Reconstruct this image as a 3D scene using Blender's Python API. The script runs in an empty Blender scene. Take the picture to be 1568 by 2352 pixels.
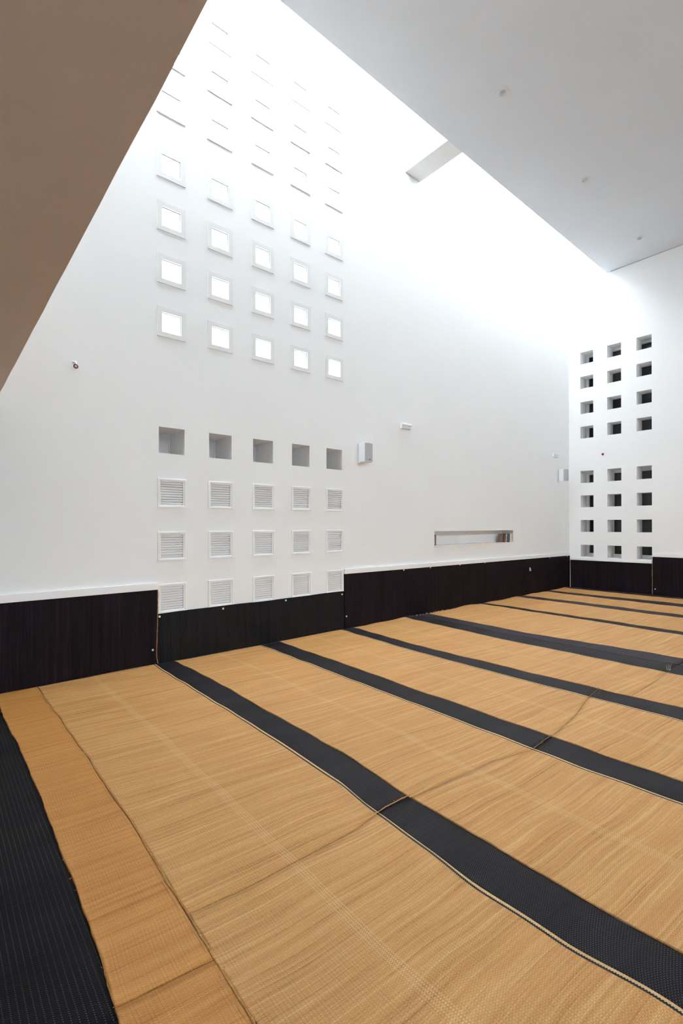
import bpy, bmesh, math, random
from mathutils import Vector, Matrix

random.seed(7)
sc = bpy.context.scene
col = sc.collection

# ------------------------------------------------------------------ camera, sky, exposure
YAW, ROLL = 0.8643515, 0.0023635
cd = bpy.data.cameras.new('camera')
cam = bpy.data.objects.new('camera', cd)
col.objects.link(cam)
cd.sensor_fit = 'HORIZONTAL'
cd.sensor_width = 36.0
cd.lens = 1108.704 / 1568 * 36.0
cd.shift_y = 29.78 / 1568
cd.clip_start, cd.clip_end = 0.02, 500
cam.matrix_world = (Matrix.Translation((0, 0, 1.6)) @ Matrix.Rotation(YAW - math.pi / 2, 4, 'Z')
                    @ Matrix.Rotation(math.pi / 2, 4, 'X') @ Matrix.Rotation(-ROLL, 4, 'Z'))
sc.camera = cam

SKY = 19.5
w = bpy.data.worlds.new('overcast_sky')
sc.world = w
w.use_nodes = True
bg = w.node_tree.nodes['Background']
bg.inputs['Color'].default_value = (0.865, 0.93, 1.015, 1)
bg.inputs['Strength'].default_value = SKY

sc.view_settings.view_transform = 'Standard'
sc.view_settings.look = 'None'
sc.view_settings.exposure = 0.0
sc.view_settings.gamma = 1.0
sc.view_settings.use_curve_mapping = False
sc.cycles.max_bounces = 14
sc.cycles.diffuse_bounces = 10
sc.cycles.transparent_max_bounces = 12

# ------------------------------------------------------------------ dimensions (metres)
D = 5.622          # main wall plane  (y)
L = 12.461         # back wall plane  (x)
ZC = 7.685         # ceiling underside
ZR = 8.30          # roof top
YC = 4.713         # ceiling edge beside the skylight
XF, YR = -6.0, -6.0
GX, GZ = 0.482, 2.79   # gallery edge and soffit
P = 0.617          # module pitch

# ------------------------------------------------------------------ helpers
def tag(o, label=None, cat=None, group=None, kind=None):
    if label: o['label'] = label
    if cat: o['category'] = cat
    if group: o['group'] = group
    if kind: o['kind'] = kind
    return o

def empty(name, loc=(0, 0, 0), rz=0.0, parent=None):
    o = bpy.data.objects.new(name, None)
    o.empty_display_size = 0.1
    o.location = loc
    o.rotation_euler = (0, 0, rz)
    col.objects.link(o)
    if parent: o.parent = parent
    return o

class MB:
    def __init__(s):
        s.v, s.f, s.uv, s.mi = [], [], [], []
    def face(s, pts, uv=None, mi=0):
        b = len(s.v)
        s.v += [tuple(p) for p in pts]
        s.f.append(tuple(range(b, b + len(pts))))
        s.uv.append(uv or [(0, 0)] * len(pts))
        s.mi.append(mi)
    def box(s, x0, x1, y0, y1, z0, z1):
        c = [(x, y, z) for z in (z0, z1) for y in (y0, y1) for x in (x0, x1)]
        for q in ((0, 2, 3, 1), (4, 5, 7, 6), (0, 1, 5, 4), (2, 6, 7, 3), (0, 4, 6, 2), (1, 3, 7, 5)):
            s.face([c[i] for i in q])
    def ring(s, prof, fn, close=False):
        """square ring: prof is a list of (half size, depth); fn maps (u, w, depth) to a point"""
        n = len(prof)
        for i in range(n if close else n - 1):
            a, b = prof[i], prof[(i + 1) % n]
            ca = [(-a[0], -a[0]), (a[0], -a[0]), (a[0], a[0]), (-a[0], a[0])]
            cb = [(-b[0], -b[0]), (b[0], -b[0]), (b[0], b[0]), (-b[0], b[0])]
            for k in range(4):
                k2 = (k + 1) % 4
                s.face([fn(*ca[k], a[1]), fn(*ca[k2], a[1]), fn(*cb[k2], b[1]), fn(*cb[k], b[1])])
    def lathe(s, prof, fn, n=20):
        """prof (radius, h) revolved; fn maps (a, b, h) to a point"""
        for i in range(len(prof) - 1):
            (r0, h0), (r1, h1) = prof[i], prof[i + 1]
            for k in range(n):
                t0, t1 = 2 * math.pi * k / n, 2 * math.pi * (k + 1) / n
                q = [fn(r0 * math.cos(t0), r0 * math.sin(t0), h0), fn(r0 * math.cos(t1), r0 * math.sin(t1), h0),
                     fn(r1 * math.cos(t1), r1 * math.sin(t1), h1), fn(r1 * math.cos(t0), r1 * math.sin(t0), h1)]
                if r0 < 1e-6: q = q[1:] if False else [q[0], q[2], q[3]]
                elif r1 < 1e-6: q = [q[0], q[1], q[2]]
                s.face(q)
    def tube(s, pts, r, n=6, jit=0.0):
        rings = []
        for i, p in enumerate(pts):
            p = Vector(p)
            a = Vector(pts[max(i - 1, 0)]); b = Vector(pts[min(i + 1, len(pts) - 1)])
            t = (b - a).normalized()
            up = Vector((0, 0, 1)) if abs(t.z) < .9 else Vector((1, 0, 0))
            e1 = t.cross(up).normalized(); e2 = t.cross(e1)
            rr = r * (1 + random.uniform(-jit, jit))
            rings.append([p + rr * (math.cos(2 * math.pi * k / n) * e1 + math.sin(2 * math.pi * k / n) * e2) for k in range(n)])
        for a, b in zip(rings, rings[1:]):
            for k in range(n):
                s.face([a[k], a[(k + 1) % n], b[(k + 1) % n], b[k]])
        s.face(rings[0][::-1]); s.face(rings[-1])
    def build(s, name, mats, parent=None, smooth=False, weld=1e-5, bevel=0):
        me = bpy.data.meshes.new(name)
        me.from_pydata(s.v, [], s.f)
        ul = me.uv_layers.new(name='UVMap')
        i = 0
        for q in s.uv:
            for c in q:
                ul.data[i].uv = c
                i += 1
        if not isinstance(mats, (list, tuple)): mats = [mats]
        for m in mats: me.materials.append(m)
        for p, mi in zip(me.polygons, s.mi): p.material_index = mi
        bm = bmesh.new(); bm.from_mesh(me)
        bmesh.ops.remove_doubles(bm, verts=bm.verts, dist=weld)
        bmesh.ops.recalc_face_normals(bm, faces=bm.faces)
        if bevel:
            es = [e for e in bm.edges if len(e.link_faces) == 2 and e.calc_face_angle(0) > .6]
            bmesh.ops.bevel(bm, geom=es, offset=bevel, segments=2, affect='EDGES', clamp_overlap=True)
        bm.to_mesh(me); bm.free()
        if smooth:
            for p in me.polygons: p.use_smooth = True
        o = bpy.data.objects.new(name, me)
        col.objects.link(o)
        if parent: o.parent = parent
        return o

def copy_tree(o, parent=None):
    c = o.copy()
    col.objects.link(c)
    c.parent = parent
    for ch in o.children: copy_tree(ch, c)
    return c

# ------------------------------------------------------------------ materials
class NT:
    def __init__(s, name):
        s.m = bpy.data.materials.new(name); s.m.use_nodes = True
        s.t = s.m.node_tree; s.b = s.t.nodes['Principled BSDF']
    def n(s, typ, **kw):
        nd = s.t.nodes.new(typ)
        for k, v in kw.items(): setattr(nd, k, v)
        return nd
    def l(s, a, b): s.t.links.new(a, b)
    def val(s, sock, x):
        if hasattr(x, 'is_output'): s.l(x, sock)
        else: sock.default_value = x
    def math(s, op, a, b=0.0, c=0.0):
        nd = s.n('ShaderNodeMath', operation=op)
        for i, x in enumerate((a, b, c)): s.val(nd.inputs[i], x)
        return nd.outputs[0]
    def xyz(s, x, y, z=0.0):
        nd = s.n('ShaderNodeCombineXYZ')
        for i, q in enumerate((x, y, z)): s.val(nd.inputs[i], q)
        return nd.outputs[0]
    def noise(s, vec, scale=1.0, detail=2.0, rough=.5):
        nd = s.n('ShaderNodeTexNoise')
        s.l(vec, nd.inputs['Vector'])
        nd.inputs['Scale'].default_value = scale
        nd.inputs['Detail'].default_value = detail
        nd.inputs['Roughness'].default_value = rough
        return nd.outputs['Fac']
    def ramp(s, fac, stops):
        nd = s.n('ShaderNodeValToRGB')
        e = nd.color_ramp.elements
        while len(e) < len(stops): e.new(.5)
        for el, (p, c) in zip(e, stops): el.position = p; el.color = (*c, 1)
        s.l(fac, nd.inputs[0])
        return nd.outputs[0]
    def mix(s, fac, a, b, mode='MIX'):
        nd = s.n('ShaderNodeMix', data_type='RGBA', blend_type=mode)
        s.val(nd.inputs[0], fac)
        for i, x in ((6, a), (7, b)):
            if isinstance(x, tuple): nd.inputs[i].default_value = (*x, 1)
            else: s.l(x, nd.inputs[i])
        return nd.outputs[2]

def plain(name, c, rough=.6, spec=.4, metal=0.0, bump=0.0, bscale=60, var=0.0):
    t = NT(name)
    t.b.inputs['Base Color'].default_value = (*c, 1)
    t.b.inputs['Roughness'].default_value = rough
    t.b.inputs['Specular IOR Level'].default_value = spec
    t.b.inputs['Metallic'].default_value = metal
    if bump or var:
        co = t.n('ShaderNodeTexCoord').outputs['Object']
        nz = t.noise(co, bscale, 4, .6)
        if bump:
            b = t.n('ShaderNodeBump')
            b.inputs['Strength'].default_value = bump
            b.inputs['Distance'].default_value = .004
            t.l(nz, b.inputs['Height']); t.l(b.outputs[0], t.b.inputs['Normal'])
        if var:
            big = t.noise(co, 1.3, 4, .6)
            lo = tuple(x * (1 - var) for x in c); hi = tuple(min(1, x * (1 + var)) for x in c)
            t.l(t.ramp(big, [(.3, lo), (.7, hi)]), t.b.inputs['Base Color'])
    return t.m

M = {}
M['wall'] = plain('white_plaster', (.83, .83, .83), .75, .25, bump=.10, bscale=45, var=.012)
M['ceiling'] = plain('ceiling_paint', (.69, .715, .75), .8, .2, bump=.08, bscale=50, var=.015)
M['soffit'] = plain('beige_soffit_paint', (.76, .67, .60), .85, .15, bump=.15, bscale=80, var=.02)
M['trim'] = plain('white_trim_paint', (.86, .86, .86), .4, .5)
M['casing'] = plain('grey_white_casing', (.76, .76, .75), .45, .45)
M['vent'] = plain('vent_white', (.82, .815, .81), .45, .45)
M['gasket'] = plain('grey_gasket', (.17, .18, .20), .6, .3)
M['hatch'] = plain('hatch_grey', (.78, .77, .78), .5, .4)
M['dark'] = plain('dark_metal', (.05, .05, .055), .5, .4)
M['steel'] = plain('screw_steel', (.78, .78, .76), .3, .5, metal=.6)
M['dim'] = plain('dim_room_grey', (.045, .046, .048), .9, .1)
M['frame'] = plain('white_window_frame', (.80, .81, .82), .4, .5)
M['stone'] = plain('sill_marble', (.80, .75, .70), .35, .5, var=.08)
M['speaker'] = plain('speaker_white', (.84, .84, .86), .4, .5)
M['plastic'] = plain('white_plastic', (.86, .86, .87), .35, .5)
M['red'] = plain('red_lens', (.42, .03, .02), .2, .6)
M['plum'] = plain('plum_ring', (.20, .05, .08), .3, .5)
M['cup'] = plain('lamp_cup', (.66, .66, .63), .5, .4)
M['lampglass'] = plain('lamp_glass', (.50, .50, .47), .3, .5)
M['straw'] = plain('straw', (.84, .66, .36), .7, .3)
M['hem'] = plain('hem_straw', (.46, .25, .085), .8, .2)
M['jute'] = plain('jute_rope', (.26, .16, .08), .9, .1)
M['thread'] = plain('pale_thread', (.50, .44, .36), .8, .2)
M['slab'] = plain('grey_bounce_floor', (.42, .42, .42), .8, .2, bump=.1, bscale=30)  # invented grey, keeps the bounce from the unseen floor neutral
M['ground'] = plain('outdoor_paving', (.25, .245, .235), .9, .1, bump=.1, bscale=8)

def make_grille():
    t = NT('speaker_grille')
    co = t.n('ShaderNodeTexCoord').outputs['Object']
    v = t.n('ShaderNodeTexVoronoi'); v.inputs['Scale'].default_value = 260
    t.l(co, v.inputs['Vector'])
    t.l(t.ramp(v.outputs['Distance'], [(.15, (.14, .14, .15)), (.45, (.44, .45, .47))]), t.b.inputs['Base Color'])
    t.b.inputs['Roughness'].default_value = .5
    return t.m
M['grille'] = make_grille()

def make_glass():
    t = NT('clear_glass')
    t.t.nodes.remove(t.b)
    tr = t.n('ShaderNodeBsdfTransparent'); tr.inputs[0].default_value = (.95, .97, .96, 1)
    gl = t.n('ShaderNodeBsdfGlossy'); gl.inputs['Roughness'].default_value = .02
    lw = t.n('ShaderNodeLayerWeight'); lw.inputs[0].default_value = .5
    fac = t.math('MULTIPLY_ADD', t.math('POWER', lw.outputs['Facing'], 5.0), .9, .018)
    mx = t.n('ShaderNodeMixShader')
    t.l(fac, mx.inputs[0]); t.l(tr.outputs[0], mx.inputs[1]); t.l(gl.outputs[0], mx.inputs[2])
    t.l(mx.outputs[0], t.t.nodes['Material Output'].inputs[0])
    return t.m
M['glass'] = make_glass()

REED, WARP, RIB = .0047, .0104, .0138
def weave(name, stops, dot=None, dotsize=.75, gapdark=.34, dotline=False, centre=None, rough=.55, spec=.30, stripe=None, slope=.07, warpdark=.22, bow=.13, streak=22, bump=.5):
    """woven rush matting; UV is in metres, u across the strip (along the reeds), v along it"""
    t = NT(name)
    sep = t.n('ShaderNodeSeparateXYZ')
    t.l(t.n('ShaderNodeUVMap').outputs[0], sep.inputs[0])
    u, v = sep.outputs[0], sep.outputs[1]
    nA = t.noise(t.xyz(t.math('MULTIPLY', u, 1.1), t.math('MULTIPLY', v, .8)), 1.0, 1.5)
    v2 = t.math('ADD', t.math('MULTIPLY_ADD', u, slope, v), t.math('MULTIPLY', t.math('SUBTRACT', nA, .5), bow))
    r = t.math('DIVIDE', v2, REED); j = t.math('FLOOR', r); fr = t.math('FRACT', r)
    wu = t.math('DIVIDE', u, WARP); k = t.math('FLOOR', wu); fk = t.math('FRACT', wu)
    par = t.math('MODULO', t.math('ABSOLUTE', t.math('ADD', j, k)), 2.0)
    wn = t.n('ShaderNodeTexWhiteNoise', noise_dimensions='1D'); t.l(j, wn.inputs['W'])
    s1 = t.noise(t.xyz(t.math('MULTIPLY', u, .8), t.math('MULTIPLY', v2, streak), 3.3), 1.0, 3)
    s2 = t.noise(t.xyz(t.math('MULTIPLY', u, 1.6), t.math('MULTIPLY', j, 1.37), 8.1), 1.0, 1)
    s3 = t.noise(t.xyz(t.math('MULTIPLY', u, 1.3), t.math('MULTIPLY', v2, 62), 2.7), 1.0, 1)
    fac = t.math('ADD', t.math('MULTIPLY', s1, .28), t.math('MULTIPLY_ADD', s2, .40, t.math('MULTIPLY_ADD', s3, .28, t.math('MULTIPLY', wn.outputs[0], .06))))
    cell = t.n('ShaderNodeTexWhiteNoise', noise_dimensions='2D'); t.l(t.xyz(j, k), cell.inputs['Vector'])
    fac = t.math('ADD', fac, t.math('MULTIPLY', t.math('SUBTRACT', cell.outputs[0], .5), .07))
    c = t.ramp(fac, stops)
    pr = t.math('SUBTRACT', 1.0, t.math('POWER', t.math('ABSOLUTE', t.math('MULTIPLY_ADD', fr, 2.0, -1.0)), 2.0))
    pw = t.math('SINE', t.math('MULTIPLY', fk, math.pi))
    over = t.math('MULTIPLY', pr, t.math('MULTIPLY_ADD', t.math('MULTIPLY', pw, par), .65, .35))
    if centre is not None:
        dc = t.math('ABSOLUTE', t.math('SUBTRACT', u, centre))
        inc = t.math('LESS_THAN', dc, .030)
        lines = t.math('GREATER_THAN', t.math('SINE', t.math('MULTIPLY', u, 2 * math.pi / .0138)), -.2)
        c = t.mix(t.math('MULTIPLY', t.math('MULTIPLY', inc, lines), t.math('MULTIPLY_ADD', par, .34, .13)), c, (.92, .60, .27))
        gapdark_s = t.math('MULTIPLY_ADD', inc, .04, gapdark)
    else:
        gapdark_s = gapdark
    shade = t.math('SUBTRACT', 1.0, t.math('MULTIPLY', t.math('SUBTRACT', 1.0, over), gapdark_s))
    if warpdark:
        nW = t.noise(t.xyz(t.math('MULTIPLY', u, 5), t.math('MULTIPLY', v, 5), 1.7), 1.0, 2)
        edge = t.math('GREATER_THAN', t.math('ABSOLUTE', t.math('MULTIPLY_ADD', t.math('FRACT', t.math('DIVIDE', u, RIB)), 2.0, -1.0)), .74)
        dash = t.math('MULTIPLY_ADD', t.math('MODULO', t.math('ABSOLUTE', j), 2.0), .6, .4)
        amt = t.math('MULTIPLY', t.math('MULTIPLY', edge, dash), t.math('MULTIPLY', t.math('SMOOTH_MIN', t.math('MAXIMUM', t.math('MULTIPLY_ADD', nW, 4.0, -1.4), 0.0), 1.0, .1), warpdark))
        shade = t.math('MULTIPLY', shade, t.math('SUBTRACT', 1.0, amt))
    if stripe:
        # dashes: from u=0 a dark line, then a tan line, interlocked reed by reed
        off = t.math('MULTIPLY', t.math('MODULO', t.math('ABSOLUTE', j), 2.0), .0036)
        inside = t.math('LESS_THAN', t.math('ABSOLUTE', t.math('SUBTRACT', t.math('ADD', u, off), stripe[0])), stripe[1])
        c = t.mix(inside, c, (.014, .013, .016))
    c = t.mix(1.0, c, t.xyz(shade, shade, shade), 'MULTIPLY')
    if dot:
        d = t.math('MULTIPLY', t.math('GREATER_THAN', t.math('MULTIPLY', pw, pr), dotsize), par)
        if dotline: d = t.math('MULTIPLY', d, t.math('SUBTRACT', 1.0, t.math('MODULO', t.math('ABSOLUTE', k), 2.0)))
        nd = t.noise(t.xyz(t.math('MULTIPLY', u, 2), t.math('MULTIPLY', v, 6), 5.5), 1.0, 2)
        d = t.math('MULTIPLY', d, t.math('MULTIPLY_ADD', nd, 1.5, -.15))
        c = t.mix(d, c, dot)
    t.l(c, t.b.inputs['Base Color'])
    t.b.inputs['Roughness'].default_value = rough
    t.b.inputs['Specular IOR Level'].default_value = spec
    b = t.n('ShaderNodeBump'); b.inputs['Strength'].default_value = bump; b.inputs['Distance'].default_value = .0018
    t.l(t.math('MULTIPLY_ADD', s1, .8, over), b.inputs['Height']); t.l(b.outputs[0], t.b.inputs['Normal'])
    return t.m

TAN = [(.30, (.36, .142, .030)), (.42, (.58, .275, .080)), (.55, (.69, .355, .118)), (.72, (.81, .51, .225))]
TANP = [(.30, (.64, .385, .15)), (.72, (.88, .61, .31))]
TAN1 = [(.30, (.44, .165, .030)), (.48, (.62, .268, .060)), (.70, (.73, .365, .105))]
BLK = [(.3, (.0060, .0052, .0072)), (.7, (.0135, .0120, .0150))]
BLKP = [(.3, (.024, .0170, .0225)), (.7, (.048, .036, .045))]
WALLM = [(.38, (.0060, .0048, .0058)), (.50, (.0125, .0095, .0115)), (.58, (.025, .0115, .019)), (.68, (.036, .023, .030))]
WALLG = [(.38, (.0085, .0080, .0090)), (.62, (.024, .0225, .024))]
M['rush'] = [weave('tan_rush_%s' % n, TAN, centre=c) for n, c in (('a', .505), ('b', .545), ('c', .53), ('d', .56))]
M['rush_plain'] = weave('tan_rush_plain', TAN)
M['rush_edge'] = weave('tan_rush_edge', TAN1, warpdark=.22)
M['rush_black'] = weave('black_rush', BLK, dot=(.24, .20, .22), dotsize=.86, warpdark=0, gapdark=.5, rough=.55, spec=.14)
M['rush_plum'] = weave('plum_black_rush', BLKP, dot=(.20, .17, .20), dotsize=.86, warpdark=0, gapdark=.5, rough=.55, spec=.14)
M['rush_dark'] = weave('dark_rush', BLK, dotline=True, dot=(.26, .24, .21), dotsize=.86, warpdark=0, gapdark=.5, rough=.6, spec=.10)
M['pinstripe'] = weave('pinstripe_rush', TANP, warpdark=0, stripe=(.0075, .0062))
M['wallmat'] = weave('wall_rush_plum', WALLM, dot=(.05, .04, .05), warpdark=0, slope=0, bow=.02, spec=.06, gapdark=.6)
M['wallmat_g'] = weave('wall_rush_grey', WALLG, dot=(.06, .055, .06), warpdark=0, slope=0, bow=.02, spec=.07, gapdark=.6)

# ------------------------------------------------------------------ setting: walls with openings
def hole_wall(name, u0, u1, z0, z1, T, holes, fn, mat, pocket=None):
    """holes: (u0, u1, z0, z1, depth or None for right through)"""
    pk = [pocket] if pocket else []
    us = sorted({round(x, 4) for h in holes + pk for x in h[:2]} | {u0, u1})
    zs = sorted({round(x, 4) for h in holes + pk for x in h[2:4]} | {z0, z1})
    def thick(a, b):
        return pocket[4] if pocket and pocket[0] < a < pocket[1] and pocket[2] < b < pocket[3] else T
    holes = [tuple(round(x, 4) for x in h[:4]) + (h[4],) for h in holes]
    def inside(a, b):
        for h in holes:
            if h[0] < a < h[1] and h[2] < b < h[3]: return h
    m = MB()
    for a, a2 in zip(us, us[1:]):
        # merge solid cells vertically to keep it light
        start = None
        for b, b2 in zip(zs, zs[1:]):
            h = inside((a + a2) / 2, (b + b2) / 2)
            q = [(a, b), (a2, b), (a2, b2), (a, b2)]
            if h is None:
                m.face([fn(x, z, 0) for x, z in q])
                m.face([fn(x, z, thick((a + a2) / 2, (b + b2) / 2)) for x, z in q])
            elif h[4] is not None:
                m.face([fn(x, z, h[4]) for x, z in q])
                m.face([fn(x, z, T) for x, z in q])
    for h in holes:
        d = thick((h[0] + h[1]) / 2, (h[2] + h[3]) / 2) if h[4] is None else h[4]
        c = [(h[0], h[2]), (h[1], h[2]), (h[1], h[3]), (h[0], h[3])]
        uu = [x for x in us if h[0] <= x <= h[1]]; zz = [x for x in zs if h[2] <= x <= h[3]]
        for a, b in zip(uu, uu[1:]):
            for z in (h[2], h[3]): m.face([fn(a, z, 0), fn(b, z, 0), fn(b, z, d), fn(a, z, d)])
        for a, b in zip(zz, zz[1:]):
            for x in (h[0], h[1]): m.face([fn(x, a, 0), fn(x, b, 0), fn(x, b, d), fn(x, a, d)])
    for p in pk:
        for a, b in zip(us, us[1:]):
            if p[0] <= a < p[1]:
                for z in p[2:4]: m.face([fn(a, z, p[4]), fn(b, z, p[4]), fn(b, z, T), fn(a, z, T)])
        for a, b in zip(zs, zs[1:]):
            if p[2] <= a < p[3]:
                for x in p[:2]: m.face([fn(x, a, p[4]), fn(x, b, p[4]), fn(x, b, T), fn(x, a, T)])
    for a, b in zip(us, us[1:]):
        for z in (z0, z1): m.face([fn(a, z, 0), fn(b, z, 0), fn(b, z, T), fn(a, z, T)])
    for a, b in zip(zs, zs[1:]):
        for x in (u0, u1): m.face([fn(x, a, 0), fn(x, b, 0), fn(x, b, T), fn(x, a, T)])
    return tag(m.build(name, mat), kind='structure')

def quadbox(name, mat, *b, parent=None, kind='structure', bevel=0):
    m = MB(); m.box(*b)
    o = m.build(name, mat, parent, bevel=bevel)
    if kind and not parent: o['kind'] = kind
    return o

CX = [2.175, 2.7955, 3.4175, 4.039, 4.660]          # module centres along the main wall
WROWS = [3.9695, 4.589, 5.204, 5.8215, 6.560, 7.165, 7.775]
VROWS = [1.9775, 1.356, .7465]
NZ = (2.441, 2.747)
main_fn = lambda u, z, d: (u, D + d, z)
holes = []
for i, x in enumerate(CX):
    for r, z in enumerate(WROWS):
        if (i, r) == (0, 6): continue
        holes.append((x - .125, x + .125, z - .125, z + .125, None))
    holes.append((x - .1545, x + .1545, NZ[0], NZ[1], .49))
    for z in VROWS: holes.append((x - .133, x + .133, z - .133, z + .133, .045))
SLOT = (7.03, 9.753, 1.188, 1.478)
holes.append((*SLOT, .28))
wall_main = hole_wall('wall_left', XF, L, 0.0, ZR, .60, holes, main_fn, M['wall'], pocket=(1.60, 5.25, 3.45, 8.20, .075))

back_fn = lambda u, z, d: (L + d, u, z)
BY = [5.181, 4.550, 3.914]
BZ = [5.767, 5.155, 4.518, 3.902, 2.788, 2.178, 1.560, .939]
holes = [(y - .155, y + .155, z - .149, z + .149, None) for y in BY for z in BZ]
hole_wall('wall_back', YR, D, 0.0, ZR, .355, holes, back_fn, M['wall'])
FILL_WINDOWS = [(-4.6, -2.8, .4, 2.4), (-2.2, -.4, .4, 2.4)] + [(1.0 + k * 2.7, 3.2 + k * 2.7, 4.7, 5.9) for k in range(4)]   # unseen low and clerestory windows, added opposite for fill daylight
hole_wall('wall_right', XF, L, 0, ZR, .3, [(*q, None) for q in FILL_WINDOWS], lambda u, z, d: (u, YR - d, z), M['wall'])
quadbox('wall_front', M['wall'], XF - .3, XF, YR, D, 0, ZR)
quadbox('floor', M['slab'], XF - .3, L + .355, YR - .3, D + .6, -.25, 0)
# ceiling slab with the long skylight slot beside the main wall
quadbox('ceiling', M['ceiling'], XF, L - .002, YR + .002, YC, ZC, ZR)
quadbox('beam', M['wall'], 6.262, 6.652, YC + .002, D - .002, ZC + .012, ZR - .03)
# gallery over the near end of the hall: soffit slab and its solid parapet
m = MB()
n = 60
edge = []
for k in range(n + 1):
    y = YR + .002 + (D - .004 - YR) * k / n
    edge.append((GX + .0013 * math.sin(k * 1.7) * math.sin(k * .37), y))
for (xa, ya), (xb, yb) in zip(edge, edge[1:]):
    m.face([(XF + .002, ya, GZ), (xa, ya, GZ), (xb, yb, GZ), (XF + .002, yb, GZ)])
    m.face([(xa, ya, GZ), (xa, ya, GZ + 1.25), (xb, yb, GZ + 1.25), (xb, yb, GZ)])
    m.face([(xa, ya, GZ + 1.25), (xa - .15, ya, GZ + 1.25), (xb - .15, yb, GZ + 1.25), (xb, yb, GZ + 1.25)])
    m.face([(xa - .15, ya, GZ + 1.25), (xa - .15, ya, GZ + .3), (xb - .15, yb, GZ + .3), (xb - .15, yb, GZ + 1.25)])
    m.face([(XF + .002, ya, GZ + .3), (xa - .15, ya, GZ + .3), (xb - .15, yb, GZ + .3), (XF + .002, yb, GZ + .3)])
tag(m.build('ceiling_gallery', M['soffit']), kind='structure')

# skylight glazing over the slot
sk = empty('window_35', (0, 0, ZR - .02)); tag(sk, kind='structure')
for a, b in ((XF, 6.262), (6.652, L)):
    m = MB(); m.box(a + .004, b - .004, YC + .004, D - .004, -.008, 0)
    m.build('pane', M['glass'], sk)

for k, (a, b, c, d) in enumerate(FILL_WINDOWS):  # frames and panes of the added fill-light windows
    r = empty('window_%d' % (38 + k), (0, YR - .12, 0)); tag(r, 'unseen window added opposite the small square windows for fill daylight', kind='structure')
    m = MB()
    for bx in ((a, a + .05, c, d), (b - .05, b, c, d), (a + .05, b - .05, c, c + .05), (a + .05, b - .05, d - .05, d)):
        m.box(bx[0] + .001, bx[1] - .001, -.03, .03, bx[2] + .001, bx[3] - .001)
    m.build('frame', M['frame'], r)
    m = MB(); m.box(a + .05, b - .05, -.004, .004, c + .05, d - .05); m.build('pane', M['glass'], r)

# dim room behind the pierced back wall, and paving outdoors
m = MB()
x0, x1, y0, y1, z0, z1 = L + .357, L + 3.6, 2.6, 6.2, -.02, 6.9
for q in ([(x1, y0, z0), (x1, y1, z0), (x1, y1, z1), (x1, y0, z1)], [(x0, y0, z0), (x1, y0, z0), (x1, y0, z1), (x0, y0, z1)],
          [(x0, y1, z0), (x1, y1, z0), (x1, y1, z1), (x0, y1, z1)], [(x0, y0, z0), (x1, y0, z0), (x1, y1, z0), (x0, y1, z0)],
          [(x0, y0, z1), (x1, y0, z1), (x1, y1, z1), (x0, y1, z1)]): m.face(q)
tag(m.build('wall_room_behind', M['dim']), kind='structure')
m = MB(); m.face([(-60, -60, -.27), (70, -60, -.27), (70, 70, -.27), (-60, 70, -.27)])
tag(m.build('ground', M['ground']), kind='structure')

# ------------------------------------------------------------------ small square windows of the main wall
loc_fn = lambda u, z, d: (u, d, z)
def make_window():
    r = empty('window_1')
    m = MB(); m.ring([(.1215, .06), (.1715, 0), (.1715, -.0085), (.1705, -.0095), (.1145, -.0095), (.1135, -.0085), (.1135, .014), (.1215, .06)], loc_fn)
    m.build('casing', M['casing'], r)
    m = MB(); m.ring([(.1137, .014), (.1092, .013), (.1088, .018), (.1137, .018)], loc_fn, close=True)
    m.build('gasket', M['gasket'], r)
    m = MB(); m.box(-.1134, .1134, .0185, .0225, -.1134, .1134)
    m.build('pane', M['glass'], r)
    return r
ORD = ['first', 'second', 'third', 'fourth', 'fifth', 'sixth', 'seventh']
win = None; n = 0
for r, z in enumerate(WROWS):
    for i, x in enumerate(CX):
        if (i, r) == (0, 6): continue
        n += 1
        if win is None: o = win = make_window()
        else: o = copy_tree(win)
        o.name = 'window_%d' % n
        o.location = (x, D, z)
        tag(o, 'small square white-framed window, %s row from the bottom, %s from the left' % (ORD[r], ORD[i]), kind='structure')

# ------------------------------------------------------------------ louvred vents
def make_vent():
    r = empty('louvred_vent')
    m = MB(); m.ring([(.131, .02), (.131, 0), (.1715, 0), (.1715, -.010), (.169, -.0125), (.152, -.0125), (.150, -.011), (.1485, -.004), (.136, -.003), (.1335, .0), (.131, .02)], loc_fn)
    m.build('frame', M['vent'], r)
    me = None
    for k in range(9):
        z = .131 - .0145 - k * .0288
        if me is None:
            s = MB()
            a = [(.010, .0085), (.013, .0105), (.000, -.0085), (-.003, -.0105)]   # depth, height
            for x0, x1 in ((-.1305, .1305),):
                q0 = [(x0, d, h) for d, h in (a[0], a[1], a[2], a[3])]; q1 = [(x1, d, h) for d, h in (a[0], a[1], a[2], a[3])]
                for i in range(4): s.face([q0[i], q0[(i + 1) % 4], q1[(i + 1) % 4], q1[i]])
                s.face(q0[::-1]); s.face(q1)
            o = s.build('slat', M['vent'], r); me = o.data
        else:
            o = bpy.data.objects.new('slat', me); col.objects.link(o); o.parent = r
        o.location = (0, 0.002, z)
    return r
vent = None
for r, z in enumerate(VROWS):
    for i, x in enumerate(CX):
        if vent is None: o = vent = make_vent()
        else: o = copy_tree(vent)
        o.location = (x, D, z)
        tag(o, 'white louvred vent, %s from the left in the %s row of vents%s' % (ORD[i], ['top', 'middle', 'bottom'][r], ', above the mat' if r == 2 else ''), 'vent', 'louvred vents in the white wall')

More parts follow.
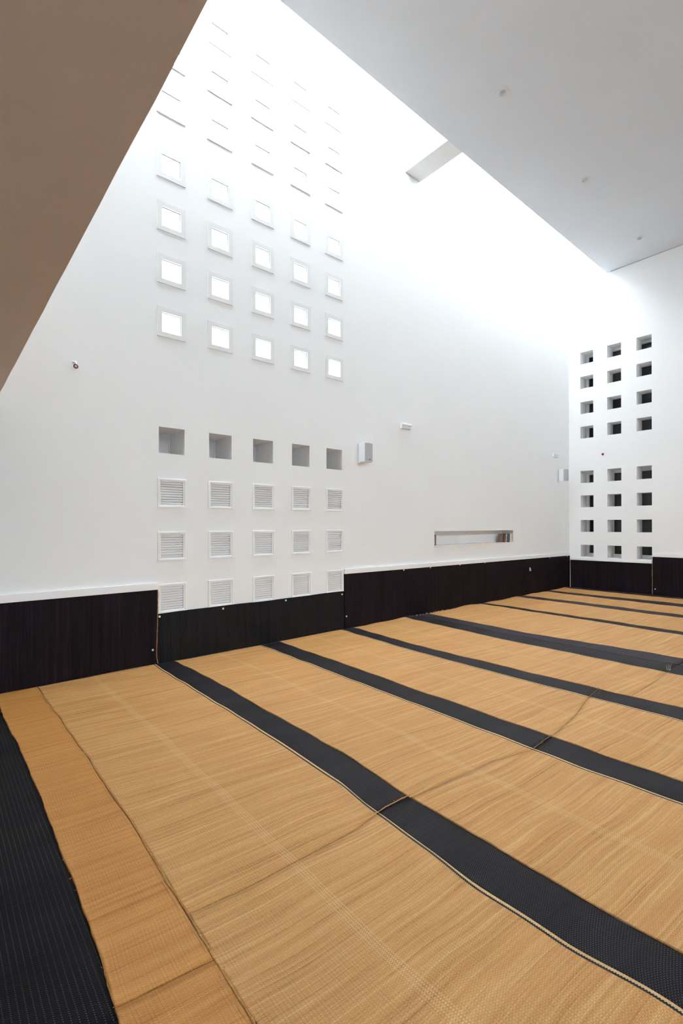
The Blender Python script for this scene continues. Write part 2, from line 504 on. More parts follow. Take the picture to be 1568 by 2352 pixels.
# closed hatches at the back of the first niches
def make_hatch():
    r = empty('niche_hatch')
    m = MB(); m.box(-.1525, .1525, -.02, 0, -.151, .151)
    m.build('panel', M['hatch'], r)
    m = MB()
    m.box(-.1525, .1525, -.032, -.021, .128, .151); m.box(-.1525, .1525, -.032, -.021, -.151, -.128)
    m.box(.132, .1525, -.032, -.021, -.127, .127); m.box(-.1525, -.132, -.032, -.021, -.127, .127)
    m.build('frame', M['hatch'], r)
    return r
h0 = make_hatch()
for i in range(3):
    o = h0 if i == 0 else copy_tree(h0)
    o.location = (CX[i], D + .489, (NZ[0] + NZ[1]) / 2)
    tag(o, 'closed grey hatch at the back of the %s square niche from the left' % ORD[i], 'hatch', 'hatches at the back of the niches')
    if i == 1:
        m = MB(); m.box(.045, .092, -.044, -.021, -.100, -.088)
        m.build('latch', M['dark'], o)

# ------------------------------------------------------------------ big windows behind the pierced back wall
def back_window(name, zb, zt, left_in, mull, bottom_in, top_in, label):
    r = empty(name); tag(r, label, kind='structure')
    xa, xb = L + .358, L + .408
    ya, yb = 3.70, 5.40
    def bar(nm, *b):
        m = MB(); m.box(*b); m.build(nm, M['frame'], r, bevel=.003)
    bar('stile', xa, xb, left_in, yb, zb, zt)
    bar('stile', xa, xb, ya - .06, ya, zb, zt)
    bar('rail', xa, xb, ya, left_in, zb, bottom_in)
    bar('rail', xa, xb, ya, left_in, top_in, zt)
    if mull: bar('mullion', xa, xb, mull[0], mull[1], bottom_in, top_in)
    m = MB(); m.box(L + .38, L + .386, ya, left_in, bottom_in, top_in)
    m.build('pane', M['glass'], r)
back_window('window_36', 3.60, 5.925, 5.278, None, 3.66, 5.862, 'upper dark window behind the square openings of the back wall')
back_window('window_37', .74, 2.96, 5.274, (4.688, 4.755), .872, 2.862, 'lower dark window behind the square openings of the back wall')

# ------------------------------------------------------------------ trims and dado boards
def trim(name, pts, t, h, axis):
    """capping strip from pts[0]=(a, ztop) to pts[1]"""
    m = MB()
    (a0, z0), (a1, z1) = pts
    def fn(a, d, z): return (a, D - d, z) if axis == 'x' else (L - d, a, z)
    d0 = .0005
    A = [fn(a0, d0, z0 - h), fn(a0, t, z0 - h), fn(a0, t, z0), fn(a0, d0, z0)]
    B = [fn(a1, d0, z1 - h), fn(a1, t, z1 - h), fn(a1, t, z1), fn(a1, d0, z1)]
    for i in range(4): m.face([A[i], A[(i + 1) % 4], B[(i + 1) % 4], B[i]])
    m.face(A); m.face(B)
    return tag(m.build(name, M['trim'], bevel=.004), kind='structure')
trim('trim_1', [(XF + .01, .942), (1.999, .942)], .036, .080, 'x')
trim('trim_2', [(4.838, .924), (L - .05, .884)], .036, .076, 'x')
trim('trim_3', [(3.762, .777), (D - .002, .770)], .034, .069, 'y')
trim('trim_4', [(YR + .01, .950), (3.738, .944)], .034, .080, 'y')

m = MB(); m.box(L - .010, L - .0005, YR + .01, YC - .10, ZC - .016, ZC - .0005)  # grey strip stands in for the dark shadow line under the ceiling
tag(m.build('shadow_gap_strip', plain('painted_shadow_gap', (.42, .42, .42), .7, .2)), kind='structure')

def wall_mat(name, a0, a1, zb, ztop, axis, t, mat, label, seed, sag=0.0, wav=0.0, group='dark mats lining the walls'):
    """dark mat hung on the wall between a0 and a1; ztop gives the height at both ends"""
    r = empty(name, (a0, D, 0) if axis == 'x' else (L, a0, 0))
    tag(r, label, 'mat', group)
    m = MB()
    n = max(12, int((a1 - a0) / .08)); k = 10
    rnd = random.Random(seed)
    ph = [rnd.uniform(0, 6.28) for _ in range(6)]
    def top(s):
        z = ztop[0] + (ztop[1] - ztop[0]) * s
        return z + wav * (math.sin(9 * s + ph[0]) + .5 * math.sin(23 * s + ph[1]))
    def pt(i, q, front):
        s = i / n; f = q / k
        z = zb + (top(s) - zb) * f
        d = .002 + (t + .004 * math.sin(5 * s * (a1 - a0) + ph[2]) * math.sin(3 * f + ph[3]) + .003 * math.sin(11 * s * (a1 - a0) + ph[4]) * (1 - f) if front else 0)
        a = (a1 - a0) * s
        if axis == 'x': return (a, -d, z)
        return (-d, a, z)
    for i in range(n):
        for q in range(k):
            P4 = [(i, q), (i + 1, q), (i + 1, q + 1), (i, q + 1)]
            pts = [pt(x, y, True) for x, y in P4]
            m.face(pts, [(p[2], (p[0] if axis == 'x' else p[1]) + a0 + seed * 3.7) for p in pts])
    for i in range(n):
        for q in (0, k):
            pts = [pt(i, q, True), pt(i + 1, q, True), pt(i + 1, q, False), pt(i, q, False)]
            m.face(pts, [(p[2], (p[0] if axis == 'x' else p[1]) + a0) for p in pts])
    for q in range(k):
        for i in (0, n):
            pts = [pt(i, q, True), pt(i, q + 1, True), pt(i, q + 1, False), pt(i, q, False)]
            m.face(pts, [(p[2], (p[0] if axis == 'x' else p[1]) + a0) for p in pts])
    m.build('weave', mat, r, smooth=False)
    return r

def screw(parent, a, z, axis, t):
    """round washer-headed screw; a, z local to the mat"""
    fn = (lambda p, q, h: (a + p, -t - h, z + q)) if axis == 'x' else (lambda p, q, h: (-t - h, a + p, z + q))
    m = MB(); m.lathe([(.0125, -.004), (.0125, .003), (.010, .005), (.006, .0055), (.0045, .0025), (0, .0025)], fn, 14)
    m.build('screw', M['steel'], parent, smooth=False)

def rope(parent, pts, r, name='rope_edging', mat=None, hairs=40, out=(0, -1, 0), hl=.02):
    m = MB()
    P = [Vector(p) for p in pts]
    full = []
    for a, b in zip(P, P[1:]):
        nn = max(2, int((b - a).length / .02))
        for k in range(nn): full.append(a.lerp(b, k / nn) + Vector([random.uniform(-.0015, .0015) for _ in range(3)]))
    full.append(P[-1])
    m.tube(full, r, 6, .25)
    for _ in range(hairs):
        p = random.choice(full)
        d = Vector((random.uniform(-1, 1), random.uniform(-1, 1), random.uniform(-.6, .8))) * .7 + Vector(out) * .6
        d = d.normalized() * random.uniform(.4, 1.0) * hl
        sd = d.cross(Vector((.3, .2, 1))).normalized() * .0009
        m.face([p + sd, p - sd, p + d * .6 - sd * .7 + Vector((0, 0, -.002)), p + d])
        m.face([p + d, p + d * .6 - sd * .7 + Vector((0, 0, -.002)), p + d * .5 + sd + Vector((0, .001, .001))])
    return m.build(name, mat or M['jute'], parent)

wm = wall_mat('wall_mat', XF + .02, 1.992, .004, (.860, .860), 'x', .026, M['wallmat'], 'dark plum woven wall mat below the white strip at the left end', 1)
x0 = XF + .02
screw(wm, 1.936 - x0, .178, 'x', .031)
rope(wm, [(1.992 - x0, -.012, .90), (1.996 - x0, -.03, .84), (1.990 - x0, -.034, .55), (1.982 - x0, -.036, .30), (1.975 - x0, -.038, .10), (1.99 - x0, -.045, .018)], .0055, hairs=60, out=(.7, -.5, 0), hl=.024)
wm = wall_mat('wall_mat', 2.000, 4.826, .004, (.580, .585), 'x', .018, M['wallmat_g'], 'low charcoal woven wall mat, pinned with screws under the bottom row of vents', 2, wav=.003)
for x, z in ((2.017, .547), (2.813, .549), (3.760, .555), (4.786, .541)): screw(wm, x - 2.0, z, 'x', .023)
wm = wall_mat('wall_mat', 4.838, L - .029, .004, (.848, .808), 'x', .026, M['wallmat'], 'long dark woven wall mat under the book niche, reaching the corner', 3)
for x, z in ((4.868, .196), (6.17, .826), (6.879, .826), (7.768, .826), (8.61, .824), (11.361, .800), (12.28, .795)): screw(wm, x - 4.838, z, 'x', .031)
wm = wall_mat('wall_mat', 3.752, 5.578, .004, (.706, .699), 'y', .024, M['wallmat'], 'dark woven wall mat on the back wall under the square openings, lower than its neighbour', 4)
rope(wm, [(-.030, -.006, .71), (-.036, -.004, .5), (-.034, -.010, .3), (-.036, -.004, .03)], .006, hairs=70, out=(-1, 0, 0), hl=.03)
wm = wall_mat('wall_mat', YR + .02, 3.742, .004, (.868, .863), 'y', .026, M['wallmat'], 'tall dark woven wall mat at the right edge of the picture on the back wall', 5)
screw(wm, 3.690 - YR - .02, .140, 'y', .031)

# ------------------------------------------------------------------ floor mats
def lerp_pts(pts, y):
    """x of an edge at y (pts: list of (x, y) with y descending), with the slight waver of a hand-woven selvedge"""
    p = pts[0][0] * 11.0
    k = 0.0 if len(pts) == 2 else min(1.0, max(0.0, (5.6 - y) / .3))
    return edge_x(pts, y) + k * (.0032 * math.sin(6.7 * y + p) + .0020 * math.sin(13.9 * y + 2.3 * p))

def edge_x(pts, y):
    if y >= pts[0][1]: return pts[0][0]
    if y <= pts[-1][1]: return pts[-1][0]
    for (xa, ya), (xb, yb) in zip(pts, pts[1:]):
        if ya >= y >= yb:
            s = (ya - y) / (ya - yb); s = s * s * (3 - 2 * s) * .5 + s * .5
            return xa + (xb - xa) * s
    return pts[-1][0]

YE = 5.596   # mats stop at the foot of the wall mats
E = {
 'e0': [(-1.45, 5.6), (-1.45, -5)],
 'e1': [(.458, 5.6), (.462, 5.1), (.491, 3.73), (.486, 2.79), (.474, 2.02), (.456, 1.65), (.45, .9), (.46, -5.8)],
 'e2': [(.806, 5.6), (.817, 3.64), (.814, 2.62), (.790, 1.65), (.785, 1.365), (.79, .6), (.79, -5.8)],
 'b2': [(1.966, 5.6), (1.971, 3.96), (1.962, 3.03), (1.940, 2.254), (1.895, 1.9), (1.841, 1.228), (1.847, .848), (1.88, .48), (1.86, -1), (1.87, -5.8)],
 'e3': [(2.190, 5.6), (2.222, 4.55), (2.191, 3.3), (2.196, 2.58), (2.14, 1.88), (2.114, 1.17), (2.12, .54), (2.13, -5.8)],
 'b3': [(3.355, 5.6), (3.320, 3.83), (3.268, 1.72), (3.258, 1.2), (3.266, .82), (3.26, -5.8)],
 'e4': [(3.646, 5.6), (3.614, 4.24), (3.567, 2.84), (3.548, 1.73), (3.540, .9), (3.54, -5.8)],
 'b4': [(4.765, 5.6), (4.655, 3.7), (4.64, 1.9), (4.645, 1.2), (4.65, -5.8)],
 'e5': [(5.005, 5.6), (4.900, 3.9), (4.925, 1.94), (4.948, 1.26), (4.95, -5.8)],
 'b5': [(6.206, 5.6), (6.065, 3.36), (6.040, 1.7), (6.035, -5.8)],
 'e6': [(6.517, 5.6), (6.415, 4.04), (6.416, 1.63), (6.42, -5.8)],
 'b6': [(6.826, 5.6), (6.690, 3.7), (6.81, 1.74), (6.81, -5.8)],
 'c6': [(8.447, 5.6), (8.24, 2.1), (8.23, -5.8)],
 'e7': [(8.600, 5.6), (8.490, 2.2), (8.48, -5.8)],
 'b7': [(9.875, 5.6), (9.72, 2.5), (9.72, -5.8)],
 'e8': [(10.155, 5.6), (10.06, 2.5), (10.05, -5.8)],
 'b8': [(11.145, 5.6), (11.00, 2.8), (11.0, -5.8)],
 'e9': [(11.395, 5.6), (11.43, 2.9), (11.42, -5.8)],
 'b9': [(12.13, 5.6), (12.17, 3.1), (12.17, -5.8)],
 'e10': [(12.425, 5.6), (12.425, -5.8)],
}
def hgt(x, y):
    """gentle unevenness of the matting"""
    return 1.7 * (.0022 * math.sin(3.1 * x + .9 * y + 1.0) * math.sin(2.3 * y - 1.1 * x) + .0016 * math.sin(7.3 * y + 2.2 * x) * math.sin(4.1 * x + .4)
            + .0010 * math.sin(15 * y + 3 * x)) + .001

def strip(name, mat, parent, ya, yb, fa, fb, u0, lift_a=0.0, lift_b=0.0, ya_fn=None, yb_fn=None, seed=0, nu=None, rag_a=.0, rag_b=.0, z=.005, tone=None):
    """one woven strip between edge functions fa(y), fb(y), running from yb up to ya"""
    m = MB()
    wid = abs(fb((ya + yb) / 2) - fa((ya + yb) / 2))
    nu0 = nu or max(2, int(wid / .05))
    S = [i / nu0 for i in range(nu0 + 1)]
    if not nu: S = sorted(set(S + [.008 / wid, .02 / wid, 1 - .008 / wid, 1 - .02 / wid]))
    nu = len(S) - 1; nv = max(8, int((ya - yb) / .04))
    if False: nv = int(nv * .55)
    rnd = random.Random(seed * 31 + int(u0 * 100))
    ja = [rnd.uniform(-1, 1) * rag_a for _ in range(nv + 1)]; jb = [rnd.uniform(-1, 1) * rag_b for _ in range(nv + 1)]
    G = []
    for j in range(nv + 1):
        row = []
        tv = j / nv
        for i in range(nu + 1):
            s = S[i]
            y = yb + (ya - yb) * tv
            xa, xb = fa(y) + ja[j], fb(y) + jb[j]
            x = xa + (xb - xa) * s
            if ya_fn: y += (ya_fn(x) - ya) * max(0, 1 - (ya - y) / .8)
            if yb_fn: y += (yb_fn(x) - yb) * max(0, 1 - (y - yb) / .8)
            du = abs(x - xa); dv = abs(xb - x)
            ride = .016 * max(0.0, math.sin(5.3 * x) * math.sin(2.1 * x + .6) + .25) * math.exp(-(YE - y) / .10) if (ya == YE and x > 4.9) else 0.0
            h = z + ride + hgt(x, y) + lift_a * math.exp(-du / .010) + lift_b * math.exp(-dv / .010)
            row.append(((x, y, max(h, .0025)), (u0 + x - fa(y), y + seed * 5.31)))
        G.append(row)
    for j in range(nv):
        for i in range(nu):
            q = [G[j][i], G[j][i + 1], G[j + 1][i + 1], G[j + 1][i]]
            m.face([p[0] for p in q], [p[1] for p in q])
    # skirts down to the floor give the mat its thickness
    def skirt(a, b):
        m.face([a[0], b[0], (b[0][0], b[0][1], .001), (a[0][0], a[0][1], .001)], [a[1], b[1], b[1], a[1]])
    for j in range(nv):
        skirt(G[j][0], G[j + 1][0]); skirt(G[j + 1][nu], G[j][nu])
    for i in range(nu):
        skirt(G[0][i + 1], G[0][i]); skirt(G[nv][i], G[nv][i + 1])
    return m.build(name, mat, parent, smooth=True)

ef = lambda k, o=0.0: (lambda y: lerp_pts(E[k], y) + o)
SEAM = {0: [(-2, 1.66), (.46, 1.66)], 1: [(.46, 1.692), (.65, 1.670), (.79, 1.651)],
        2: [(.80, 1.915), (1.06, 1.885), (1.34, 1.880), (1.66, 1.872), (1.876, 1.900), (2.15, 1.894)],
        3: [(2.15, 1.885), (2.36, 1.867), (2.55, 1.846), (2.88, 1.821), (3.255, 1.722), (3.57, 1.740)],
        4: [(3.57, 1.74), (4.1, 1.80), (4.59, 1.904), (4.93, 1.938)],
        5: [(4.93, 1.665), (5.41, 1.662), (5.95, 1.676), (6.42, 1.70)],
        6: [(6.4, 1.68), (8.5, 1.68)], 7: [(8.4, 1.7), (10.2, 1.7)], 8: [(10, 1.7), (11.5, 1.7)], 9: [(11.3, 1.7), (12.5, 1.7)]}
def seam_fn(i, o=0.0):
    P_ = SEAM[i]
    def f(x):
        if x <= P_[0][0]: return P_[0][1] + o
        for (a, ya), (b, yb) in zip(P_, P_[1:]):
            if x <= b: return ya + (yb - ya) * (x - a) / (b - a) + o
        return P_[-1][1] + o
    return f

def tufts(parent, x0, x1, y, n, hmax, name='straw_fringe', yj=.012, z=.006, lean=-.3):
    m = MB(); rnd = random.Random(int(x0 * 977))
    for _ in range(n):
        x = rnd.uniform(x0, x1); yy = y + rnd.uniform(-yj, yj * .3)
        h = hmax * rnd.uniform(.25, 1.0) ** 1.5
        dx, dy = rnd.uniform(-.9, .9) * h, rnd.uniform(lean - .2, .1) * h
        wd = rnd.uniform(.0018, .0042)
        a = Vector((x - wd, yy, z)); b = Vector((x + wd, yy, z)); c = Vector((x + dx * .5, yy + dy * .4, z + h * .65)); d = Vector((x + dx, yy + dy, z + h * rnd.uniform(.7, 1.1)))
        m.face([a, b, c + Vector((wd * .7, 0, 0)), c - Vector((wd * .7, 0, 0))]); m.face([c - Vector((wd * .7, 0, 0)), c + Vector((wd * .7, 0, 0)), d])
    o = m.build(name, M['straw'], parent); o['kind'] = 'stuff'
    return o

NEAR_END = -1.3  # mats cut short out of view so bare grey floor bounces neutral light
desc = [None,
 ('narrow plain tan mat', 'beside the leftmost dark mat'),
 ('wide tan mat with the first black band', 'leftmost banded strip'),
 ('tan mat with the second black band', 'second banded strip'),
 ('tan mat with the third black band', 'third banded strip'),
 ('tan mat with pinstripe', 'just before the double black band'),
 ('tan mat black on both edges', 'just beyond the double band'),
 ('tan mat with plum band', 'second strip beyond the double band'),
 ('tan mat with plum band', 'second strip from the back wall'),
 ('narrow tan mat with black edge', 'against the back wall')]

def floor_mat(i, row, e0, b, e1, u_mat, band_mat, pin=True, lead=None):
    far = row == 0
    ya, yb = (YE, 1.8) if far else (1.8, NEAR_END)
    af = None if far else seam_fn(i, -.0025)
    bf = seam_fn(i, .0025) if far else None
    r = empty('floor_mat'); sd = i * 2 + row
    d0, d1 = desc[i]
    tag(r, '%s, %s, %s' % (d0, d1, 'far piece' if far else 'near piece'), 'mat', 'woven rush mats on the floor')
    kw = dict(ya_fn=af, yb_fn=bf, seed=sd)
    a = ef(e0, .002)
    first = lead is None
    if lead:   # a band on the leading edge too
        strip('black_band', M['rush_plum'], r, ya, yb, a, ef(lead), 0, lift_a=.004, rag_a=.002, **kw)
        a = ef(lead); first = False
    end = ef(b, -.026) if (b and pin) else ef(b) if b else ef(e1, -.001)
    strip('tan_field', u_mat, r, ya, yb, a, end, 0, z=.0075 if i == 1 else .005, lift_a=.006 if first else 0, rag_a=.0022 if first else 0, **kw)
    if b:
        if pin:
            strip('pinstripe', M['pinstripe'], r, ya, yb, ef(b, -.026), ef(b), 0, nu=2, **kw)
        strip('black_band', band_mat, r, ya, yb, ef(b), ef(e1, -.001), 0, rag_b=.0015, **kw)
    return r

mats = {}
for row in (0, 1):
    far = row == 0
    r = empty('floor_mat')
    tag(r, 'dark mat with pale dotted rows at the left edge of the floor, %s' % ('far piece' if far else 'near piece'), 'mat', 'woven rush mats on the floor')
    strip('weave', M['rush_dark'], r, YE if far else 1.66, 1.66 if far else -1.3, ef('e0'), ef('e1', .010), 0, seed=40 + row, z=.0035, ya_fn=None if far else seam_fn(0, -.002), yb_fn=seam_fn(0, .002) if far else None)
    mats[(0, row)] = r
    spec = [(1, 'e1', None, 'e2', M['rush_edge'], None, False, None),
            (2, 'e2', 'b2', 'e3', M['rush'][0], M['rush_black'], True, None),
            (3, 'e3', 'b3', 'e4', M['rush'][1], M['rush_black'], True, None),
            (4, 'e4', 'b4', 'e5', M['rush'][2], M['rush_black'], True, None),
            (5, 'e5', 'b5', 'e6', M['rush'][3], M['rush_black'], True, None),
            (6, 'e6', 'c6', 'e7', M['rush_plain'], M['rush_black'], False, 'b6'),
            (7, 'e7', 'b7', 'e8', M['rush_plain'], M['rush_plum'], False, None),
            (8, 'e8', 'b8', 'e9', M['rush_plain'], M['rush_plum'], False, None),
            (9, 'e9', 'b9', 'e10', M['rush_plain'], M['rush_plum'], False, None)]
    for s in spec: mats[(s[0], row)] = floor_mat(s[0], row, *s[1:4], s[4], s[5], s[6], s[7])

# hems, binding cords and frayed ends that belong to the mats
def pts_along(k, o, y0, y1, n, z=.010):
    return [(lerp_pts(E[k], y0 + (y1 - y0) * q / n) + o, y0 + (y1 - y0) * q / n, z + hgt(lerp_pts(E[k], y0 + (y1 - y0) * q / n), y0 + (y1 - y0) * q / n)) for q in range(n + 1)]
for row, (y0, y1) in ((0, (5.58, 1.70)), (1, (1.64, -1.0))):
    rope(mats[(1, row)], pts_along('e1', .008, y0, y1, 40, .0085), .0022, 'hem', M['hem'], hairs=60, out=(-.6, 0, .3), hl=.022)
    rope(mats[(1, row)], pts_along('e2', -.012, y0, y1, 40, .007), .0022, 'hem', M['hem'], hairs=20, out=(0, 0, 1), hl=.008)
    rope(mats[(2, row)], pts_along('e2', .010, y0 - .05, y1, 40, .0095), .0016, 'hem', M['hem'], hairs=160, out=(.3, 0, .4), hl=.012)
rope(mats[(2, 1)], [(1.858, 1.905, .013), (1.876, 1.900, .016), (1.95, 1.906, .015), (2.05, 1.905, .014), (2.135, 1.894, .017)], .0027, 'binding_cord', M['hem'], hairs=14, out=(0, 0, 1), hl=.02)
rope(mats[(3, 1)], [(3.255, 1.722, .013), (3.40, 1.735, .012), (3.56, 1.742, .016)], .0028, 'binding_cord', M['jute'], hairs=20, out=(0, 0, 1), hl=.025)
rope(mats[(4, 1)], [(4.62, 1.908, .012), (4.78, 1.925, .011), (4.92, 1.938, .014)], .0028, 'binding_cord', M['jute'], hairs=14, out=(0, 0, 1), hl=.025)
tufts(mats[(6, 0)], 6.55, 7.25, YE - .01, 60, .034)
tufts(mats[(6, 0)], 7.1, 8.40, YE - .005, 60, .025)
tufts(mats[(5, 0)], 6.30, 6.52, YE - .01, 30, .036)
tufts(mats[(7, 0)], 8.6, 9.8, YE - .005, 50, .02)
tufts(mats[(8, 0)], 10.2, 11.1, YE - .005, 36, .018)
o = tufts(mats[(5, 1)], 6.10, 6.15, 1.70, 12, .10, yj=.02); 

# ------------------------------------------------------------------ books and sill in the slot
s = quadbox('niche_sill', M['stone'], SLOT[0] + .002, SLOT[1] + .02, D - .014, D - .001, 1.186, 1.217, kind=None)
m = MB(); m.box(SLOT[0] + .002, SLOT[1] - .002, D - .001, D + .278, 1.190, 1.217)
s2 = m.build('ledge', M['stone'], s)
tag(s, 'pale stone sill of the long low book niche', 'sill')
s['kind'] = 'structure'

BK = {n: plain('book_' + n, c, .5, .4) for n, c in dict(maroon=(.09, .035, .045), tan=(.40, .27, .20), green=(.20, .24, .14), brown=(.12, .05, .04), pages=(.72, .68, .62), teal=(.05, .17, .21),
      white=(.72, .74, .73), cream=(.66, .58, .44), gold=(.42, .26, .10), navy=(.045, .05, .06), rust=(.33, .16, .11)).items()}
def book(label, x, yf, zb, th, dep, h, cover, spine, lean, deco, rz=0.0):
    """upright book: thickness along x, spine towards the room, cover facing the left"""
    r = empty('book', (x, yf, zb), rz)
    r.rotation_euler = (0, lean, rz)
    tag(r, label, 'book', 'books in the wall niche')
    m = MB()
    m.box(0, .003, 0, dep, 0, h); m.box(th - .003, th, 0, dep, 0, h)
    m.build('cover', BK[cover], r, bevel=.0008)
    m = MB()
    for k in range(6):
        t0, t1 = math.pi * k / 6, math.pi * (k + 1) / 6
        f = lambda t: (th / 2 - th / 2 * math.cos(t), -.004 * math.sin(t))
        (xa, ya), (xb, yb) = f(t0), f(t1)
        m.face([(xa, ya, 0), (xb, yb, 0), (xb, yb, h), (xa, ya, h)])
        for z in (0, h): m.face([(xa, ya, z), (xb, yb, z), (th / 2, .003, z)])
    m.build('spine', BK[spine], r)
    quadbox('pages', BK['pages'], .0032, th - .0032, .004, dep - .004, .003, h - .003, parent=r)
    if deco:
        frame_c, field_c, med_c, eye_c = deco
        def plate(nm, c, y0, y1, z0, z1, t):
            quadbox(nm, BK[c], -t, -t + .0004, y0, y1, z0, z1, parent=r)
        plate('cover_panel', field_c, dep * .09, dep * .91, h * .07, h * .93, .0006)
        def ell(nm, c, ry, rz_, t):
            mm = MB(); cy_, cz = dep * .5, h * .52
            P8 = [(-t, cy_ + ry * math.cos(a) * (1 - .04 * abs(math.sin(2 * a))), cz + rz_ * math.sin(a) * (1 - .04 * abs(math.sin(2 * a)))) for a in [2 * math.pi * k / 24 for k in range(24)]]
            mm.face(P8); mm.face([(-t + .0003, p[1], p[2]) for p in P8])
            mm.build(nm, BK[c], r)
        ell('medallion', med_c, dep * .36, h * .36, .0010)
        ell('medallion_ring', frame_c, dep * .27, h * .28, .0014)
        ell('medallion_eye', eye_c, dep * .13, h * .14, .0018)
    return r
ZS = 1.2185
book('maroon book with a green oval medallion on its cover, first of the leaning row', 9.463, 5.700, ZS, .022, .120, .185, 'maroon', 'maroon', .20, ('tan', 'tan', 'brown', 'green'))
book('brown patterned book between the medallion book and the teal book', 9.497, 5.650, ZS, .024, .130, .184, 'brown', 'pages', .16, ('gold', 'tan', 'brown', 'rust'))
book('teal book with a rust edge, third in the leaning row', 9.545, 5.604, ZS, .024, .150, .186, 'navy', 'navy', .12, ('navy', 'teal', 'rust', 'maroon'))
book('white-spined book beside the teal book', 9.598, 5.612, ZS, .052, .150, .186, 'white', 'white', .045, None)
b5 = book('cream and gold spined book at the right end of the niche', 9.660, 5.614, ZS, .050, .150, .185, 'cream', 'cream', .03, None)
quadbox('spine_label', BK['gold'], .017, .033, -.0056, -.0046, .06, .13, parent=b5)
bl = book('maroon bordered book alone at the left end of the niche', 7.075, 5.800, ZS, .020, .165, .186, 'maroon', 'brown', 0.0, ('rust', 'tan', 'rust', 'teal'))
bl.rotation_euler = (0, 0, math.radians(62))
bl.location = (7.222, 5.735, ZS)

# ------------------------------------------------------------------ loudspeakers
def make_speaker():
    r = empty('loudspeaker')
    wd, dp, hh = .172, .135, .295
    nb = 10
    prof = [(0, dp), (0, 0)] + [(wd * k / nb, -.016 * math.sin(math.pi * k / nb)) for k in range(1, nb)] + [(wd, 0), (wd, dp)]
    m = MB()
    # cabinet: side walls, back, top and bottom; the bowed front is the grille
    ins = prof[1:-1]
    for z in (0, hh):
        m.face([(x, y, z) for x, y in prof])
    m.face([(0, dp, 0), (0, 0, 0), (0, 0, hh), (0, dp, hh)]); m.face([(wd, dp, 0), (wd, 0, 0), (wd, 0, hh), (wd, dp, hh)])
    m.face([(0, dp, 0), (wd, dp, 0), (wd, dp, hh), (0, dp, hh)])
    for (xa, ya), (xb, yb) in zip(ins, ins[1:]):
        m.face([(xa, ya, 0), (xb, yb, 0), (xb, yb, hh), (xa, ya, hh)])
    m.build('cabinet', M['speaker'], r)
    m = MB()
    g = [(x, y - .003) for x, y in ins]; g[0] = (.003, -.002); g[-1] = (wd - .003, -.002)
    for (xa, ya), (xb, yb) in zip(g, g[1:]):
        m.face([(xa, ya, .006), (xb, yb, .006), (xb, yb, hh - .006), (xa, ya, hh - .006)])
    m.build('grille', M['grille'], r)
    m = MB(); m.lathe([(0, -.001), (.017, -.001), (.017, .003), (.013, .004), (0, .004)], lambda a, b, h: (wd * .56 + a, -.0185 - h, .034 + b * .40), 18)
    m.build('badge', M['dark'], r)
    m = MB(); m.box(.03, wd - .06, dp + .001, dp + .030, .02, hh - .02)
    m.box(.0, .03, dp - .02, dp + .030, -.016, -.002)
    m.build('bracket', M['plastic'], r)
    return r
sp = make_speaker()
sp.location = (5.130, D - .167, 2.586)
tag(sp, 'white wall loudspeaker with grey grille beside the square niches', 'speaker', 'white wall loudspeakers')
s2 = copy_tree(sp)
s2.location = (11.797, D - .162, 2.664)
s2.rotation_euler.z = math.radians(-18)
tag(s2, 'white wall loudspeaker with grey grille close to the room corner', 'speaker', 'white wall loudspeakers')

# emergency light units
def make_unit():
    r = empty('emergency_light')
    wd = .235
    m = MB()
    prof = [(0, 0), (-.038, .0), (-.044, .012), (-.044, .052), (-.058, .060), (-.058, .082), (-.046, .092), (0, .092)]
    for (ya, za), (yb, zb) in zip(prof, prof[1:]): m.face([(0, ya, za), (wd, ya, za), (wd, yb, zb), (0, yb, zb)])
    m.face([(0, y, z) for y, z in prof]); m.face([(wd, y, z) for y, z in prof]); m.face([(0, 0, 0), (wd, 0, 0), (wd, 0, .092), (0, 0, .092)])
    m.build('housing', M['plastic'], r)
    m = MB(); m.box(.012, wd - .012, -.0462, -.0445, .014, .050)
    m.build('diffuser', M['casing'], r)
    return r
u = make_unit(); u.location = (6.115, D - .001, 3.245)
tag(u, 'small white emergency light above the first loudspeaker on the window wall', 'light', 'emergency lights')
u2 = copy_tree(u); u2.location = (11.555, D - .001, 3.245)
tag(u2, 'small white emergency light above the loudspeaker near the corner', 'light', 'emergency lights')

# little spotlight on the left of the main wall
r = empty('spotlight', (1.154, D, 3.245))
tag(r, 'tiny white spotlight with a plum ring, alone on the left part of the white wall', 'light')
m = MB(); m.lathe([(0, 0), (.026, 0), (.026, .012), (.018, .030), (0, .034)], lambda a, b, h: (a, -h - .001, .052 + b * .55), 20)
m.build('mount', M['plastic'], r)
m = MB(); m.tube([(0, -.028, .050), (.006, -.036, .036), (.004, -.040, .020)], .006, 8)
m.build('arm', M['plastic'], r)
ax = Vector((-.35, -.82, -.45)).normalized(); e1 = ax.cross(Vector((0, 0, 1))).normalized(); e2 = e1.cross(ax)
hd = lambda a, b, h: Vector((.002, -.052, .004)) + a * e1 + b * e2 + h * ax
m = MB(); m.lathe([(0, -.028), (.016, -.026), (.022, -.010), (.023, .014), (.019, .016)], hd, 20)
m.build('head', M['plastic'], r)
m = MB(); m.lathe([(.0235, .008), (.0245, .017), (.021, .020), (.015, .017), (.015, .012)], hd, 20)
m.build('ring', M['plum'], r)
m = MB(); m.lathe([(.0152, .012), (.010, .016), (0, .018)], hd, 16)
m.build('lens', M['cup'], r)

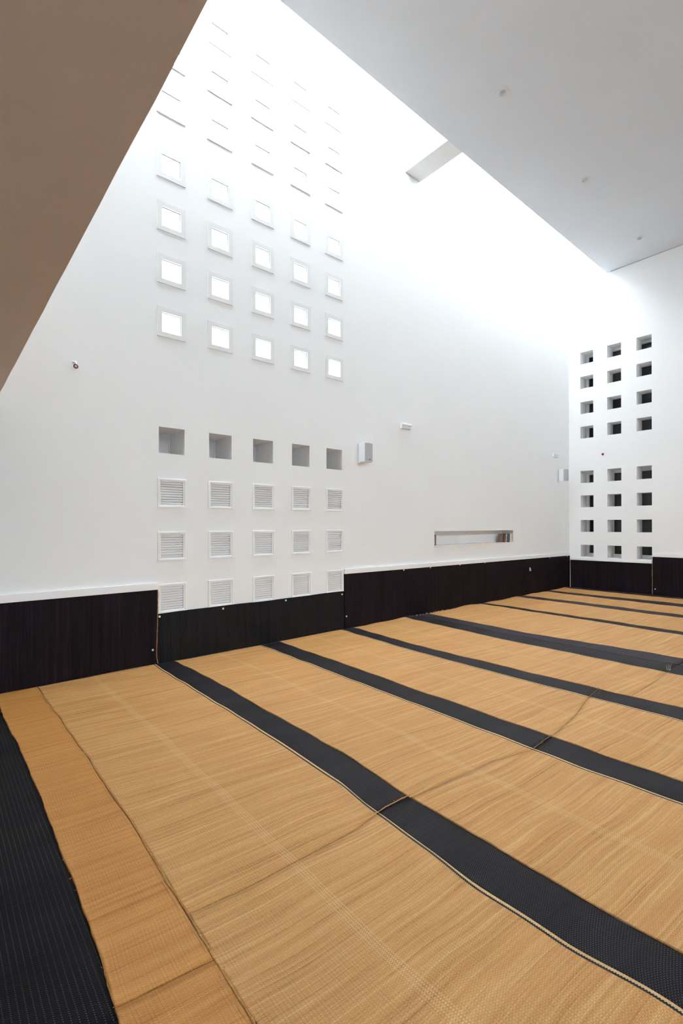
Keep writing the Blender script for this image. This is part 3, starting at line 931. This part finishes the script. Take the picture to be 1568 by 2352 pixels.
# red indicator on the back wall
r = empty('red_indicator', (L, 4.805, 3.309))
tag(r, 'small round red indicator on the back wall between the two groups of openings', 'indicator')
fn = lambda a, b, h: (-h - .001, a, b)
m = MB(); m.lathe([(0, 0), (.026, 0), (.026, .014), (.021, .018), (.021, .020)], fn, 20)
m.build('socket', M['dark'], r)
m = MB(); m.lathe([(.0208, .016), (.020, .028), (.013, .040), (0, .044)], fn, 20)
m.build('lens', M['red'], r)

# white hook plate on the long wall mat
r = empty('hook_plate', (10.409, D - .0335, .580))
tag(r, 'tiny white hook plate on the long dark wall mat right of the book niche', 'hook')
m = MB(); m.box(-.018, .018, -.006, 0, -.040, .040)
m.build('plate', M['plastic'], r, bevel=.002)
m = MB(); m.tube([(0, -.005, .012), (0, -.022, .008), (0, -.026, -.010), (0, -.020, -.026), (0, -.030, -.036)], .006, 8)
m.build('hook', M['plastic'], r)

# recessed downlights
def make_downlight():
    r = empty('downlight')
    def sq(a, b, d): return (a, b, -d)
    m = MB(); m.ring([(.079, -.0), (.079, .0028), (.077, .0038), (.052, .0038), (.052, .001)], sq)
    # fill between the square plate and the round aperture
    n = 32
    for k in range(n):
        t0, t1 = 2 * math.pi * k / n, 2 * math.pi * (k + 1) / n
        def s_(t):
            c, s = math.cos(t), math.sin(t); q = .0525 / max(abs(c), abs(s)); return (q * c, q * s, -.0039)
        def c_(t): return (.047 * math.cos(t), .047 * math.sin(t), -.0039)
        m.face([s_(t0), s_(t1), c_(t1), c_(t0)])
    m.build('trim_plate', M['ceiling'], r)
    m = MB(); m.lathe([(.0475, .007), (.0475, .014), (.043, .016), (.042, .006), (.034, .001), (.012, .0006)], lambda a, b, h: (a, b, -h), 28)
    m.build('reflector', M['cup'], r)
    m = MB(); m.lathe([(.026, .001), (.024, .006), (.014, .010), (0, .011)], lambda a, b, h: (a, b, -h), 20)
    m.build('lamp', M['lampglass'], r)
    return r
dl = None
for i, (x, y) in enumerate(((6.150, 3.690), (8.812, 3.685), (11.487, 3.685))):
    o = make_downlight() if dl is None else copy_tree(dl)
    dl = dl or o
    o.location = (x, y, ZC)
    tag(o, 'small recessed ceiling downlight, %s from the back wall' % ['third', 'second', 'first'][i], 'light', 'recessed ceiling downlights')
